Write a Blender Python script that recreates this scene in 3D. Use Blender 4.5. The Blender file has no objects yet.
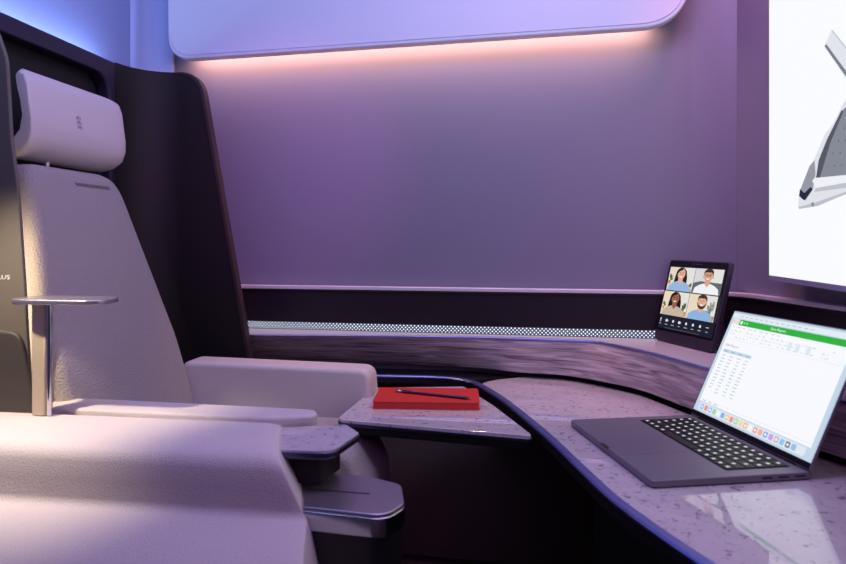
import bpy, bmesh, math, random
from mathutils import Vector, Matrix
random.seed(4)
S = bpy.context.scene
COL = S.collection
# ------------------------------------------------------------------ frame of the place
# plan coordinates used below: x = to the right of the viewpoint, d = distance ahead of it, z = height (metres)
# world X runs along the side wall, world Y towards it
TH = math.radians(10.35)
CT, ST = math.cos(TH), math.sin(TH)
CAMZ = 1.12
F = 640.0
def P(x, d, z=0.0):
    return Vector((x*CT - d*ST, x*ST + d*CT, z))
def ray(px, d):                      # plan x seen at image column px at distance d
    return (px-423)/F*d
def onz(px, py, z):                  # plan point of a horizontal surface at height z
    d = F*(CAMZ-z)/(py-241)
    return (ray(px, d), d)
PI = math.pi

# ------------------------------------------------------------------ materials
def newmat(name):
    m = bpy.data.materials.new(name); m.use_nodes = True
    return m, m.node_tree.nodes, m.node_tree.links, m.node_tree.nodes['Principled BSDF']
def mat(name, c, rough=.5, metal=0, coat=0, bump=0, bscale=300, spec=.5, sheen=0, noisecol=0, aniso=0, coat_rough=.03, detail=2):
    m, n, l, b = newmat(name)
    b.inputs['Base Color'].default_value = (*c, 1)
    b.inputs['Roughness'].default_value = rough
    b.inputs['Metallic'].default_value = metal
    b.inputs['Coat Weight'].default_value = coat
    b.inputs['Coat Roughness'].default_value = coat_rough
    b.inputs['Specular IOR Level'].default_value = spec
    if sheen: b.inputs['Sheen Weight'].default_value = sheen
    if aniso: b.inputs['Anisotropic'].default_value = aniso
    tc = n.new('ShaderNodeTexCoord')
    if bump or noisecol:
        nz = n.new('ShaderNodeTexNoise'); nz.inputs['Scale'].default_value = bscale; nz.inputs['Detail'].default_value = detail
        l.new(tc.outputs['Object'], nz.inputs['Vector'])
        if bump:
            bp = n.new('ShaderNodeBump'); bp.inputs['Strength'].default_value = bump; bp.inputs['Distance'].default_value = .003
            l.new(nz.outputs['Fac'], bp.inputs['Height']); l.new(bp.outputs['Normal'], b.inputs['Normal'])
        if noisecol:
            mx = n.new('ShaderNodeMix'); mx.data_type = 'RGBA'
            mx.inputs[6].default_value = (*[v*(1-noisecol) for v in c], 1); mx.inputs[7].default_value = (*[min(1, v*(1+noisecol)) for v in c], 1)
            l.new(nz.outputs['Fac'], mx.inputs[0]); l.new(mx.outputs[2], b.inputs['Base Color'])
    return m
def emit(name, c, s=1.0):
    m, n, l, b = newmat(name)
    b.inputs['Base Color'].default_value = (.01, .01, .01, 1); b.inputs['Roughness'].default_value = .5
    b.inputs['Specular IOR Level'].default_value = .0
    b.inputs['Emission Color'].default_value = (*c, 1); b.inputs['Emission Strength'].default_value = s
    return m
def srgb(r, g, b):
    f = lambda v: ((v/255+.055)/1.055)**2.4 if v/255 > .04045 else v/255/12.92
    return (f(r), f(g), f(b))

M = {}
M['fabric'] = mat('cream_woven_fabric', srgb(160, 150, 148), .85, bump=1.0, bscale=260, sheen=.1, noisecol=.05, detail=3)
M['fabric2'] = mat('cream_arm_leather', srgb(208, 198, 194), .62, bump=.4, bscale=380, noisecol=.03)
M['leather'] = mat('pale_headrest_leather', srgb(206, 196, 196), .5, bump=.08, bscale=200)
M['piping'] = mat('grey_green_trim', srgb(150, 150, 142), .5)
M['shell'] = mat('dark_plum_shell', srgb(40, 33, 54), .55, spec=.35)
M['wing'] = mat('dark_brown_shell_lining', srgb(27, 21, 23), .6, spec=.3, bump=.1, bscale=120)
M['wingedge'] = mat('brown_shell_edge', srgb(50, 34, 34), .5)
M['niche'] = mat('black_niche_lining', srgb(20, 17, 20), .7)
M['taupe'] = mat('taupe_side_panel', srgb(100, 93, 84), .6)
M['taupedark'] = mat('dark_taupe_pocket', srgb(62, 56, 54), .6)
M['wall'] = mat('satin_cabin_wall', srgb(126, 122, 142), .42, spec=.5, bump=.03, bscale=60)
M['rear'] = mat('pale_cabin_wall', srgb(138, 150, 200), .6)
M['panel'] = mat('white_overhead_panel', srgb(215, 215, 228), .45)
M['dark'] = mat('dark_lacquer_panel', srgb(30, 24, 30), .4, spec=.4)
M['black'] = mat('black_underside', srgb(14, 12, 14), .6, spec=.3)
M['carpet'] = mat('black_carpet', srgb(96, 84, 78), .95, bump=1, bscale=350, noisecol=.6, detail=4)
M['kick'] = mat('dark_carpeted_lower_wall', srgb(100, 86, 80), .9, bump=1, bscale=260, noisecol=.5, detail=4)
M['chrome'] = mat('brushed_aluminium', srgb(190, 188, 196), .28, metal=1)
M['trim'] = mat('metal_trim_blue_reflection', srgb(150, 160, 225), .34, metal=1)  # blue light reflected by the metal is put into its base colour
M['darkmetal'] = mat('dark_metal_edge', srgb(96, 92, 118), .35, metal=1)
M['silver'] = mat('brushed_silver_lid', srgb(180, 172, 180), .33, metal=.85, bump=.04, bscale=90)
M['rim'] = mat('polished_rim', srgb(205, 203, 212), .15, metal=1)
M['post'] = mat('champagne_post', srgb(196, 180, 158), .5, metal=.15)
M['plastic'] = mat('black_stow_plastic', srgb(26, 24, 28), .45)
M['spacegrey'] = mat('space_grey_aluminium', srgb(128, 124, 134), .45, metal=.5)
M['keyblack'] = mat('black_keys', srgb(16, 16, 18), .5)
M['legend'] = emit('white_key_legend', (.9, .95, 1), .75)
M['tabbody'] = mat('black_plum_tablet_case', srgb(48, 36, 54), .45)
M['glassblack'] = mat('black_display_glass', srgb(10, 9, 12), .25)
M['red'] = mat('red_notebook_cover', srgb(200, 44, 36), .5, bump=.08, bscale=500)
M['redrib'] = mat('red_ribbon', srgb(190, 34, 36), .6)
M['penbody'] = mat('dark_pen_barrel', srgb(70, 58, 84), .3, metal=.5)
M['tip'] = mat('brass_pen_tip', srgb(170, 130, 90), .3, metal=1)
M['logo'] = mat('grey_logo_print', srgb(130, 118, 128), .6)
M['letter'] = mat('pale_lettering', srgb(245, 240, 235), .4)

def marble(name):
    m, n, l, b = newmat(name)
    tc = n.new('ShaderNodeTexCoord')
    big = n.new('ShaderNodeTexNoise'); big.inputs['Scale'].default_value = 22; big.inputs['Detail'].default_value = 4
    sm = n.new('ShaderNodeTexNoise'); sm.inputs['Scale'].default_value = 95; sm.inputs['Detail'].default_value = 3; sm.inputs['Distortion'].default_value = .8
    l.new(tc.outputs['Object'], big.inputs['Vector']); l.new(tc.outputs['Object'], sm.inputs['Vector'])
    r = n.new('ShaderNodeValToRGB'); r.color_ramp.elements[0].position = .60; r.color_ramp.elements[1].position = .68
    r.color_ramp.elements[0].color = (0, 0, 0, 1); r.color_ramp.elements[1].color = (1, 1, 1, 1)
    l.new(sm.outputs['Fac'], r.inputs['Fac'])
    m1 = n.new('ShaderNodeMix'); m1.data_type = 'RGBA'; m1.inputs[6].default_value = (*srgb(222, 214, 214), 1); m1.inputs[7].default_value = (*srgb(190, 180, 184), 1)
    l.new(big.outputs['Fac'], m1.inputs[0])
    m2 = n.new('ShaderNodeMix'); m2.data_type = 'RGBA'; m2.inputs[7].default_value = (*srgb(118, 104, 120), 1)
    l.new(m1.outputs[2], m2.inputs[6]); l.new(r.outputs['Color'], m2.inputs[0])
    l.new(m2.outputs[2], b.inputs['Base Color'])
    b.inputs['Roughness'].default_value = .35
    b.inputs['Coat Weight'].default_value = 1; b.inputs['Coat Roughness'].default_value = .01; b.inputs['Coat IOR'].default_value = 1.9
    return m
M['marble'] = marble('speckled_marble')
def wood(name):
    m, n, l, b = newmat(name)
    tc = n.new('ShaderNodeTexCoord'); mp = n.new('ShaderNodeMapping')
    mp.inputs['Scale'].default_value = (2.6, 2.6, 48)
    l.new(tc.outputs['Object'], mp.inputs['Vector'])
    nz = n.new('ShaderNodeTexNoise'); nz.inputs['Scale'].default_value = 2.4; nz.inputs['Detail'].default_value = 6; nz.inputs['Distortion'].default_value = 1.0
    l.new(mp.outputs['Vector'], nz.inputs['Vector'])
    r = n.new('ShaderNodeValToRGB'); r.color_ramp.elements[0].position = .3; r.color_ramp.elements[1].position = .72
    r.color_ramp.elements[0].color = (*srgb(100, 86, 92), 1); r.color_ramp.elements[1].color = (*srgb(205, 186, 190), 1)
    l.new(nz.outputs['Fac'], r.inputs['Fac']); l.new(r.outputs['Color'], b.inputs['Base Color'])
    b.inputs['Roughness'].default_value = .45
    return m
M['wood'] = wood('grey_walnut_veneer')
def perforated(name):
    # white LED band behind a diamond perforated cover: dots of two interleaved lattices
    m, n, l, b = newmat(name)
    tc = n.new('ShaderNodeTexCoord'); sp = n.new('ShaderNodeSeparateXYZ'); l.new(tc.outputs['Object'], sp.inputs[0])
    def mt(op, a, bb=None, c=None):
        k = n.new('ShaderNodeMath'); k.operation = op
        for i, v in enumerate((a, bb, c)):
            if v is None: continue
            if isinstance(v, (int, float)): k.inputs[i].default_value = v
            else: l.new(v, k.inputs[i])
        return k.outputs[0]
    def lat(off):
        u = mt('SUBTRACT', mt('FRACT', mt('MULTIPLY_ADD', sp.outputs['X'], 1/.0115, off)), .5)
        v = mt('SUBTRACT', mt('FRACT', mt('MULTIPLY_ADD', sp.outputs['Z'], 1/.0115, off+.1)), .5)
        return mt('LESS_THAN', mt('ADD', mt('ABSOLUTE', u), mt('ABSOLUTE', v)), .22)
    d = mt('MAXIMUM', lat(0.0), lat(.5))
    b.inputs['Base Color'].default_value = (.03, .03, .05, 1)
    b.inputs['Emission Color'].default_value = (.74, .82, 1, 1)
    l.new(mt('MULTIPLY_ADD', d, 1.6, .07), b.inputs['Emission Strength'])
    return m
M['perf'] = perforated('perforated_led_band')

# ------------------------------------------------------------------ mesh helpers
def link(name, me, m=None, parent=None, smooth=True, bev=0, seg=3, ang=35):
    o = bpy.data.objects.new(name, me); COL.objects.link(o)
    if m is not None:
        for mm in (m if isinstance(m, (list, tuple)) else [m]): me.materials.append(mm)
    if parent is not None: o.parent = parent
    if smooth:
        for p in me.polygons: p.use_smooth = True
    if bev:
        k = o.modifiers.new('bevel', 'BEVEL'); k.width = bev; k.segments = seg; k.limit_method = 'ANGLE'; k.angle_limit = math.radians(ang)
        k.harden_normals = False
    if smooth:
        w = o.modifiers.new('wn', 'WEIGHTED_NORMAL'); w.keep_sharp = True; w.weight = 80
    return o
def from_bm(name, bm, m=None, parent=None, **k):
    bmesh.ops.recalc_face_normals(bm, faces=bm.faces)
    me = bpy.data.meshes.new(name); bm.to_mesh(me); bm.free()
    return link(name, me, m, parent, **k)
def prism_bm(pts, z0, z1, bm=None, fn=None):
    """polygon pts (list of 2-tuples) extruded z0..z1; fn maps (a,b,z)->Vector"""
    bm = bm or bmesh.new(); fn = fn or (lambda a, b, z: Vector((a, b, z)))
    lo = [bm.verts.new(fn(a, b, z0)) for a, b in pts]; hi = [bm.verts.new(fn(a, b, z1)) for a, b in pts]
    n = len(pts)
    bm.faces.new(lo[::-1]); bm.faces.new(hi)
    for i in range(n): bm.faces.new((lo[i], lo[(i+1) % n], hi[(i+1) % n], hi[i]))
    return bm
def prism_area(pts): return sum(pts[i][0]*pts[(i+1) % len(pts)][1]-pts[(i+1) % len(pts)][0]*pts[i][1] for i in range(len(pts)))/2
def rnd(pts, r, seg=6):
    """round the corners of a polygon; r number or list"""
    out = []; n = len(pts)
    for i in range(n):
        ri = r[i] if isinstance(r, (list, tuple)) else r
        p = Vector(pts[i]); a = Vector(pts[i-1])-p; b = Vector(pts[(i+1) % n])-p
        if ri <= 0: out.append(tuple(p)); continue
        la, lb = a.length, b.length; a.normalize(); b.normalize()
        an = a.angle(b); t = min(ri/math.tan(an/2), la*.48, lb*.48)
        s, e = p+a*t, p+b*t
        for k in range(seg+1):
            q = k/seg; out.append(tuple((1-q)**2*s+2*q*(1-q)*p+q*q*e))
    return out
def smooth_path(pts, n=6):
    """Catmull-Rom through points"""
    P_ = [Vector(p) for p in pts]; out = []
    for i in range(len(P_)-1):
        p0 = P_[max(i-1, 0)]; p1 = P_[i]; p2 = P_[i+1]; p3 = P_[min(i+2, len(P_)-1)]
        for k in range(n):
            t = k/n
            out.append(.5*((2*p1)+(-p0+p2)*t+(2*p0-5*p1+4*p2-p3)*t*t+(-p0+3*p1-3*p2+p3)*t**3))
    out.append(P_[-1]); return out
def sweep_bm(path, sec, bm=None):
    """path: plan points (x,d); sec: closed list of (offset to the right of travel, z). Output in world coordinates."""
    bm = bm or bmesh.new(); rings = []; pv = [Vector(p) for p in path]
    for i, p in enumerate(pv):
        a = (pv[i]-pv[i-1]).normalized() if i else (pv[1]-pv[0]).normalized()
        b = (pv[i+1]-pv[i]).normalized() if i < len(pv)-1 else a
        t = (a+b).normalized(); nrm = Vector((t.y, -t.x)); k = 1/max(.5, t.dot(a))
        rings.append([bm.verts.new(P(p.x+nrm.x*o*k, p.y+nrm.y*o*k, z)) for o, z in sec])
    n = len(sec)
    for i in range(len(rings)-1):
        for j in range(n): bm.faces.new((rings[i][j], rings[i][(j+1) % n], rings[i+1][(j+1) % n], rings[i+1][j]))
    bm.faces.new(rings[0][::-1]); bm.faces.new(rings[-1])
    return bm
def rect(o0, o1, z0, z1): return [(o0, z0), (o1, z0), (o1, z1), (o0, z1)]
def extr_bm(sec, u0, u1, fn):
    """closed section (v,z) extruded along u; fn(u,v,z)->Vector"""
    bm = bmesh.new()
    A = [bm.verts.new(fn(u0, v, z)) for v, z in sec]; B = [bm.verts.new(fn(u1, v, z)) for v, z in sec]
    n = len(sec); bm.faces.new(A[::-1]); bm.faces.new(B)
    for i in range(n): bm.faces.new((A[i], A[(i+1) % n], B[(i+1) % n], B[i]))
    return bm
def box_bm(x0, x1, y0, y1, z0, z1, bm=None): return prism_bm([(x0, y0), (x1, y0), (x1, y1), (x0, y1)], z0, z1, bm)
def cyl_bm(a, b, r0, r1, n=16, bm=None):
    bm = bm or bmesh.new(); a = Vector(a); b = Vector(b); w = (b-a).normalized()
    u = w.orthogonal().normalized(); v = w.cross(u)
    A = [bm.verts.new(a+(u*math.cos(2*PI*i/n)+v*math.sin(2*PI*i/n))*r0) for i in range(n)]
    B = [bm.verts.new(b+(u*math.cos(2*PI*i/n)+v*math.sin(2*PI*i/n))*r1) for i in range(n)]
    bm.faces.new(A[::-1]); bm.faces.new(B)
    for i in range(n): bm.faces.new((A[i], A[(i+1) % n], B[(i+1) % n], B[i]))
    return bm
def thing(name, label, cat, loc=(0, 0, 0), rz=0, group=None):
    o = bpy.data.objects.new(name, None); COL.objects.link(o); o.empty_display_size = .05
    o.location = loc; o.rotation_euler = (0, 0, rz); o['label'] = label; o['category'] = cat
    if group: o['group'] = group
    return o
def struct(o): o['kind'] = 'structure'; return o
def tag(o, label, cat): o['label'] = label; o['category'] = cat; return o
def lab(o, label): o['label'] = label; return o
def wparent(o, t):
    """mesh built in world coordinates -> local of thing t"""
    mw = Matrix.Translation(t.location) @ Matrix.Rotation(t.rotation_euler[2], 4, 'Z')
    o.data.transform(mw.inverted()); o.parent = t; return o
def text_mesh(s, size, fn, mesh_bm, mi, align='LEFT'):
    c = bpy.data.curves.new('txt', 'FONT'); c.body = s; c.size = size; c.align_x = align; c.resolution_u = 2
    o = bpy.data.objects.new('txt', c); COL.objects.link(o)
    dg = bpy.context.evaluated_depsgraph_get(); dg.update()
    me = bpy.data.meshes.new_from_object(o.evaluated_get(dg))
    vs = [mesh_bm.verts.new(fn(v.co.x, v.co.y)) for v in me.vertices]
    for p in me.polygons:
        try: f = mesh_bm.faces.new([vs[i] for i in p.vertices]); f.material_index = mi
        except ValueError: pass
    bpy.data.objects.remove(o); bpy.data.curves.remove(c); bpy.data.meshes.remove(me)

class Screen:
    """flat display picture: coloured shapes in (u,v), each layer a hair in front of the last; one mesh"""
    def __init__(s, fn, step=.00012): s.fn = fn; s.bm = bmesh.new(); s.mats = []; s.k = 0; s.step = step
    def mi(s, m):
        if m not in s.mats: s.mats.append(m)
        return s.mats.index(m)
    def poly(s, pts, m, lift=True):
        if lift: s.k += 1
        if prism_area(pts) < 0: pts = pts[::-1]
        f = s.bm.faces.new([s.bm.verts.new(s.fn(a, b, s.k*s.step)) for a, b in pts]); f.material_index = s.mi(m)
    def rect(s, a0, b0, a1, b1, m, lift=True): s.poly([(a0, b0), (a1, b0), (a1, b1), (a0, b1)], m, lift)
    def rrect(s, a0, b0, a1, b1, r, m, lift=True): s.poly(rnd([(a0, b0), (a1, b0), (a1, b1), (a0, b1)], r, 4), m, lift)
    def ell(s, a, b, ra, rb, m, n=18, lift=True, rot=0):
        c, q = math.cos(rot), math.sin(rot)
        s.poly([(a+ra*math.cos(t)*c-rb*math.sin(t)*q, b+ra*math.cos(t)*q+rb*math.sin(t)*c) for t in [2*PI*i/n for i in range(n)]], m, lift)
    def text(s, t, a, b, size, m, align='LEFT'):
        s.k += 1; k = s.k; text_mesh(t, size, lambda x, y: s.fn(a+x, b+y, k*s.step), s.bm, s.mi(m), align)
    def build(s, name, parent):
        me = bpy.data.meshes.new(name); s.bm.to_mesh(me); s.bm.free()
        return link(name, me, s.mats, parent, smooth=False)
_ec = {}
def E(r, g, b, s=1.0):
    k = (r, g, b, s)
    if k not in _ec: _ec[k] = emit('screen_colour_%02x%02x%02x' % (r, g, b), srgb(r, g, b), s)
    return _ec[k]

# ------------------------------------------------------------------ camera
cam = bpy.data.cameras.new('camera'); co = bpy.data.objects.new('camera', cam); COL.objects.link(co); S.camera = co
cam.sensor_width = 36; cam.lens = F/846*36; cam.shift_y = -41/846; cam.clip_start = .02
co.location = P(0, 0, CAMZ); co.rotation_euler = (PI/2, 0, TH)
cam.dof.use_dof = True; cam.dof.focus_distance = 1.75; cam.dof.aperture_fstop = 4.5

# ------------------------------------------------------------------ setting: walls, floor, ceiling
def wallpt(px, D): return (lambda d: (ray(px, d), d))(D/(CT+(px-423)/F*ST))
def plan_of(X, Y): return (X*CT+Y*ST, -X*ST+Y*CT)
WD = 1.99
side_path = [plan_of(-1.62, WD), wallpt(137, WD), wallpt(300, WD), wallpt(600, WD), wallpt(690, WD)] + [(.835, 1.862), (.872, 1.846), (.900, 1.828)]
side_path = side_path[:4] + smooth_path(side_path[4:], 5)
o = struct(from_bm('wall_side', sweep_bm(side_path, rect(-.04, 0, .0, 2.35)), M['wall'], smooth=True))
front_path = [(.896, 1.845), (.932, 1.60), (.948, 1.416), (1.0, .8), (1.04, .3)]
struct(from_bm('wall_front', sweep_bm(front_path, rect(-.05, 0, .0, 2.35)), M['wall'], smooth=False))
# wall behind the seat, meeting the side wall in a soft corner
rear_path = [(-1.175, .55), (-1.058, 1.30), (-.985, 1.80), (-.950, 2.03)] + [(-.938, 2.10), (-.905, 2.15), (-.86, 2.165)]
struct(from_bm('wall_rear', sweep_bm(rear_path[:4]+[(-.940, 2.09)], rect(-.06, 0, .0, 2.35)), M['rear'], smooth=False))
# soft-edged pillar turning the corner into the side wall
struct(from_bm('trim_1', sweep_bm(smooth_path([(-.952, 2.06), (-.932, 2.075), (-.915, 2.11), (-.885, 2.14), (-.84, 2.150)], 5), rect(-.03, 0, .0, 2.35)), mat('pale_blue_pillar', srgb(158, 170, 216), .55), smooth=False))
bm = bmesh.new(); prism_bm([(-1.9, -.6), (1.4, -.6), (1.4, 2.1), (-1.9, 2.1)], -.05, 0, bm)
struct(from_bm('floor', bm, M['carpet'], smooth=False))
bm = bmesh.new(); prism_bm([(-1.9, -.6), (1.4, -.6), (1.4, 2.1), (-1.9, 2.1)], 2.35, 2.4, bm)
struct(from_bm('ceiling', bm, M['rear'], smooth=False))

# ------------------------------------------------------------------ overhead panel (rounded, stands off the wall, warm light behind its lower edge)
PY = 1.90
def panel_xz(px, py):
    d = PY/(CT+(px-423)/F*ST); x = ray(px, d)
    return (x*CT-d*ST, CAMZ+(241-py)/F*d)
a = panel_xz(166, -10); b_ = panel_xz(168, 60.5); c_ = panel_xz(684, 25); d_ = panel_xz(694, -12)
out = [(a[0], 2.32), (b_[0], b_[1]), (c_[0]+.01, c_[1]), (d_[0]+.03, 2.32)]
ptsP = rnd(out, [0, .085, .14, 0], 14)
op = thing('overhead_panel', 'large pale blue rounded panel above the wall with a glowing lower edge', 'panel', (0, PY, 1.7))
bm = prism_bm([(x, z-1.7) for x, z in ptsP], 0, .035, fn=lambda a, b, z: Vector((a, z, b)))
from_bm('panel_face', bm, M['panel'], op, bev=.006, seg=3)
inner = rnd([(out[0][0]+.012, 2.31), (out[1][0]+.012, out[1][1]+.013), (out[2][0]-.012, out[2][1]+.013), (out[3][0]-.012, 2.31)], [0, .075, .13, 0], 14)
bm = bmesh.new()                                     # raised bead following the lower edge
n = len(inner); prev = None
for i, (x, z) in enumerate(inner[1:-1]):
    p = Vector((x, -.001, z-1.7))
    if prev is not None: cyl_bm(prev, p, .0016, .0016, 8, bm)
    prev = p
lab(from_bm('edge_bead', bm, M['panel'], op), 'thin bright bead along the panel edge')
# mounting spine and warm LED bar behind the lower edge
bm = bmesh.new(); prism_bm([(out[1][0]+.09, .0), (out[2][0]-.10, .0), (out[2][0]-.10, .03), (out[1][0]+.09, .03)], 0, .05, bm,
    fn=lambda a, b, z: Vector((a, .036+z, out[1][1]-1.7+.06+b+(a-out[1][0])*(out[2][1]-out[1][1])/(out[2][0]-out[1][0]))))
from_bm('mounting_spine', bm, M['panel'], op, smooth=False)

# ------------------------------------------------------------------ side console: ledge, dark band, LED strip, shelf, walnut fascia
CD = 1.963
cons = thing('side_console', 'built-in wall console with walnut fascia, white shelf and dotted LED strip', 'console', P(0, 1.98, 0))
ZS = .835
def cpt(px): return wallpt(px, CD)
face_path = [cpt(150), cpt(300), cpt(500), cpt(650), cpt(700)] + [(.862, 1.80), (.89, 1.76), (.902, 1.70), (.918, 1.56), (.932, 1.416), (.985, .9), (1.02, .45)]
face_path = face_path[:4] + smooth_path(face_path[4:8], 4) + [Vector(p) for p in face_path[8:]]
face_path = [Vector(p) for p in face_path]
def cs(name, sec, m, path=face_path, **k): return wparent(from_bm(name, sweep_bm(path, sec), m, **k), cons)
cs('dark_band', rect(-.02, 0, ZS, .968), M['dark'], smooth=False)
lab(cs('metal_ledge', rect(-.022, .008, .965, .976), mat('pale_ledge_metal', srgb(225, 218, 228), .35, metal=.3), bev=.002), 'slim chrome ledge along the top of the console')
lab(cs('metal_bead', rect(0, .006, .9595, .9625), M['dark'], bev=.001), 'thin dark lower bead')
strip_path = [cpt(190), cpt(400), cpt(655)]
# LED band built along world X so its dots keep an even pitch
X0 = P(*cpt(190)).x; X1 = P(*cpt(672)).x; YC = P(*cpt(400)).y
bm = box_bm(X0, X1, YC-.004, YC, .8375, .8585)
lab(wparent(from_bm('led_strip', bm, M['perf'], smooth=False), cons), 'white dotted LED strip')
top_edge = [(-.72, 1.99), (-.5334, 1.951), (-.2, 1.94), (.140, 1.912), (.30, 1.885), (.398, 1.86), (.45, 1.842), (.5045, 1.810), (.586, 1.643), (.640, 1.455), (.685, 1.32), (.757, 1.147), (.835, .88), (.90, .6)]
bot_edge = [(-.72, 2.06), (-.5334, 2.03), (-.15, 2.01), (.142, 1.94), (.283, 1.867), (.392, 1.832), (.44, 1.795), (.483, 1.7475), (.559, 1.643), (.612, 1.458), (.665, 1.30), (.7436, 1.125), (.83, .86), (.895, .6)]
# shelf slab between fascia and band
tp = smooth_path(top_edge, 5); bp_ = smooth_path(bot_edge, 5)
bm = bmesh.new()
back = [Vector(p) for p in ((1.02, .45), (.985, .9), (.932, 1.416), (.902, 1.70), (.862, 1.80))] + [Vector(cpt(q)) for q in (700, 500, 300, 170)]
prism_bm([tuple(p) for p in tp]+[tuple(p) for p in back], .827, ZS, bm, fn=lambda a, b, z: P(a, b, z))
lab(wparent(from_bm('shelf_top', bm, mat('white_shelf_lacquer', srgb(196, 190, 196), .3, coat=.3), smooth=False), cons), 'white lacquer shelf')
bm = bmesh.new(); rt, rb, ft, fb = [], [], [], []
for a, b in zip(tp, bp_):
    rt.append(bm.verts.new(P(a.x, a.y, .829))); rb.append(bm.verts.new(P(b.x, b.y, .737)))
    t_ = (a*.97); ft.append(bm.verts.new(P(a.x+.02, a.y+.015, .829))); fb.append(bm.verts.new(P(b.x+.02, b.y+.015, .737)))
for i in range(len(rt)-1):
    bm.faces.new((rt[i], rb[i], rb[i+1], rt[i+1])); bm.faces.new((ft[i], ft[i+1], fb[i+1], fb[i]))
    bm.faces.new((rt[i], rt[i+1], ft[i+1], ft[i])); bm.faces.new((rb[i], fb[i], fb[i+1], rb[i+1]))
bm.faces.new((rt[0], ft[0], fb[0], rb[0])); bm.faces.new((rt[-1], rb[-1], fb[-1], ft[-1]))
lab(wparent(from_bm('walnut_fascia', bm, M['wood']), cons), 'curved grey walnut fascia')
lab(wparent(from_bm('shelf_edge_trim', sweep_bm(tp, [(0, .8285), (.003, .8295), (.0035, .8335), (0, .8355)]), M['trim']), cons), 'thin metal shelf edge')
# dark filler between fascia and rail, and the body under it down to the kick line
bm = prism_bm([(-.72, 1.91), (.10, 1.885), (.142, 1.86), (.283, 1.91), (.142, 1.99), (-.15, 2.03), (-.72, 2.08)], .700, .716, fn=lambda a, b, z: P(a, b, z))
wparent(from_bm('recess_floor', bm, M['dark'], smooth=False), cons)
wparent(from_bm('lower_panel', sweep_bm([(-1.1, 2.14), (-.15, 2.0), (.5, 1.88), (.72, 1.70), (.86, 1.1), (.96, .5)], rect(-.02, 0, .15, .70)), M['kick'], smooth=False), cons)
wparent(from_bm('kick_plinth', sweep_bm([(-1.1, 2.14), (-.15, 2.0), (.5, 1.88), (.72, 1.70), (.86, 1.1), (.96, .5)], rect(-.02, .035, .0, .13)), M['kick'], smooth=False), cons)

# ------------------------------------------------------------------ desk
ZD = .72
desk = thing('desk', 'speckled marble desk with reflection-tinted metal edge carrying the laptop', 'desk', P(.5, 1.2, 0))
front = [(-.45, 1.945), (-.143, 1.905), (.03, 1.886), (.085, 1.868), (.125, 1.832), (.150, 1.785), (.196, 1.62), (.237, 1.40), (.257, 1.267), (.274, 1.125), (.296, .973), (.347, .79), (.42, .60)]
fp = [Vector(front[0]), Vector(front[1])] + smooth_path(front[2:], 5)
sec = [(0, .7125), (-.0145, .7125), (-.0155, .7180), (-.0125, .7212), (0, .7218)]
# the path runs from left to right then towards the viewer: its left-hand side is the marble, so negate offsets
sec = [(-.014-o_, z) for o_, z in sec]
wparent(from_bm('edge_core', sweep_bm(fp, [(-.014, .692), (-.001, .694), (0, .7124), (-.014, .7124)]), M['dark'], smooth=False), desk)
lab(wparent(from_bm('edge_trim', sweep_bm(fp, sec), M['trim'], smooth=False), desk), 'reflection-tinted metal edge running on as a silver rail')
mt_edge = []
for i, p in enumerate(fp):
    if p.y > 1.80: continue
    t = (fp[min(i+1, len(fp)-1)]-fp[i-1]).normalized(); mt_edge.append((p.x-t.y*.0145, p.y+t.x*.0145))
backd = [(.176, 1.815), (.2145, 1.848), (.301, 1.885), (.400, 1.862), (.445, 1.825), (.493, 1.775), (.567, 1.655), (.617, 1.465), (.757, 1.125), (.845, .86), (.91, .60)]
pts = mt_edge + backd[::-1]
bm = prism_bm(pts, .694, ZD, fn=lambda a, b, z: P(a, b, z))
lab(wparent(from_bm('marble_top', bm, M['marble'], smooth=False, bev=.001, seg=2), desk), 'polished speckled marble top')
ap = [(x+.03, y) for x, y in mt_edge if y < 1.72]
pts = ap + [(.88, .60), (.82, .84), (.725, 1.125), (.59, 1.45), (.50, 1.72)]
bm = prism_bm(pts, .665, .692, fn=lambda a, b, z: P(a, b, z))
wparent(from_bm('apron', bm, M['dark'], smooth=False, bev=.004), desk)
pts = [(.315, 1.18), (.33, 1.0), (.38, .80), (.46, .60), (.88, .60), (.72, 1.10), (.66, 1.20)]
bm = prism_bm(pts, .0, .664, fn=lambda a, b, z: P(a, b, z))
wparent(from_bm('pedestal', bm, M['black'], smooth=False, bev=.01), desk)

# ------------------------------------------------------------------ pull-out table
ZT = .711
tab = thing('pull_out_table', 'small marble side table beneath the red notebook, left of the desk', 'table', P(.02, 1.58, 0))
tpts = rnd([(-.199, 1.468), (-.135, 1.785), (.115, 1.800), (.176, 1.59), (.232, 1.342)], [.03, .02, .01, .01, .012], 6)
bm = prism_bm(tpts, .700, ZT, fn=lambda a, b, z: P(a, b, z))
lab(wparent(from_bm('marble_top', bm, M['marble'], smooth=False, bev=.0012, seg=2), tab), 'speckled marble top')
big = [( (x-.02)*1.012+.02, (y-1.58)*1.012+1.58) for x, y in tpts]
bm = prism_bm(big, .6965, .7045, fn=lambda a, b, z: P(a, b, z))
lab(wparent(from_bm('metal_edge', bm, M['darkmetal'], smooth=False, bev=.001), tab), 'thin metal edge band')
small = [( (x-.02)*1.0+.02, (y-1.58)*1.0+1.58) for x, y in tpts]
bm = prism_bm(small, .680, .6965, fn=lambda a, b, z: P(a, b, z))
lab(wparent(from_bm('underside', bm, M['black'], smooth=False, bev=.003), tab), 'black underside')
bm = prism_bm([(.08, 1.52), (.235, 1.50), (.235, 1.66), (.08, 1.66)], .668, .680, fn=lambda a, b, z: P(a, b, z))
lab(wparent(from_bm('sliding_arm', bm, M['black'], smooth=False, bev=.003), tab), 'black sliding arm under the desk edge')

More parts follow.
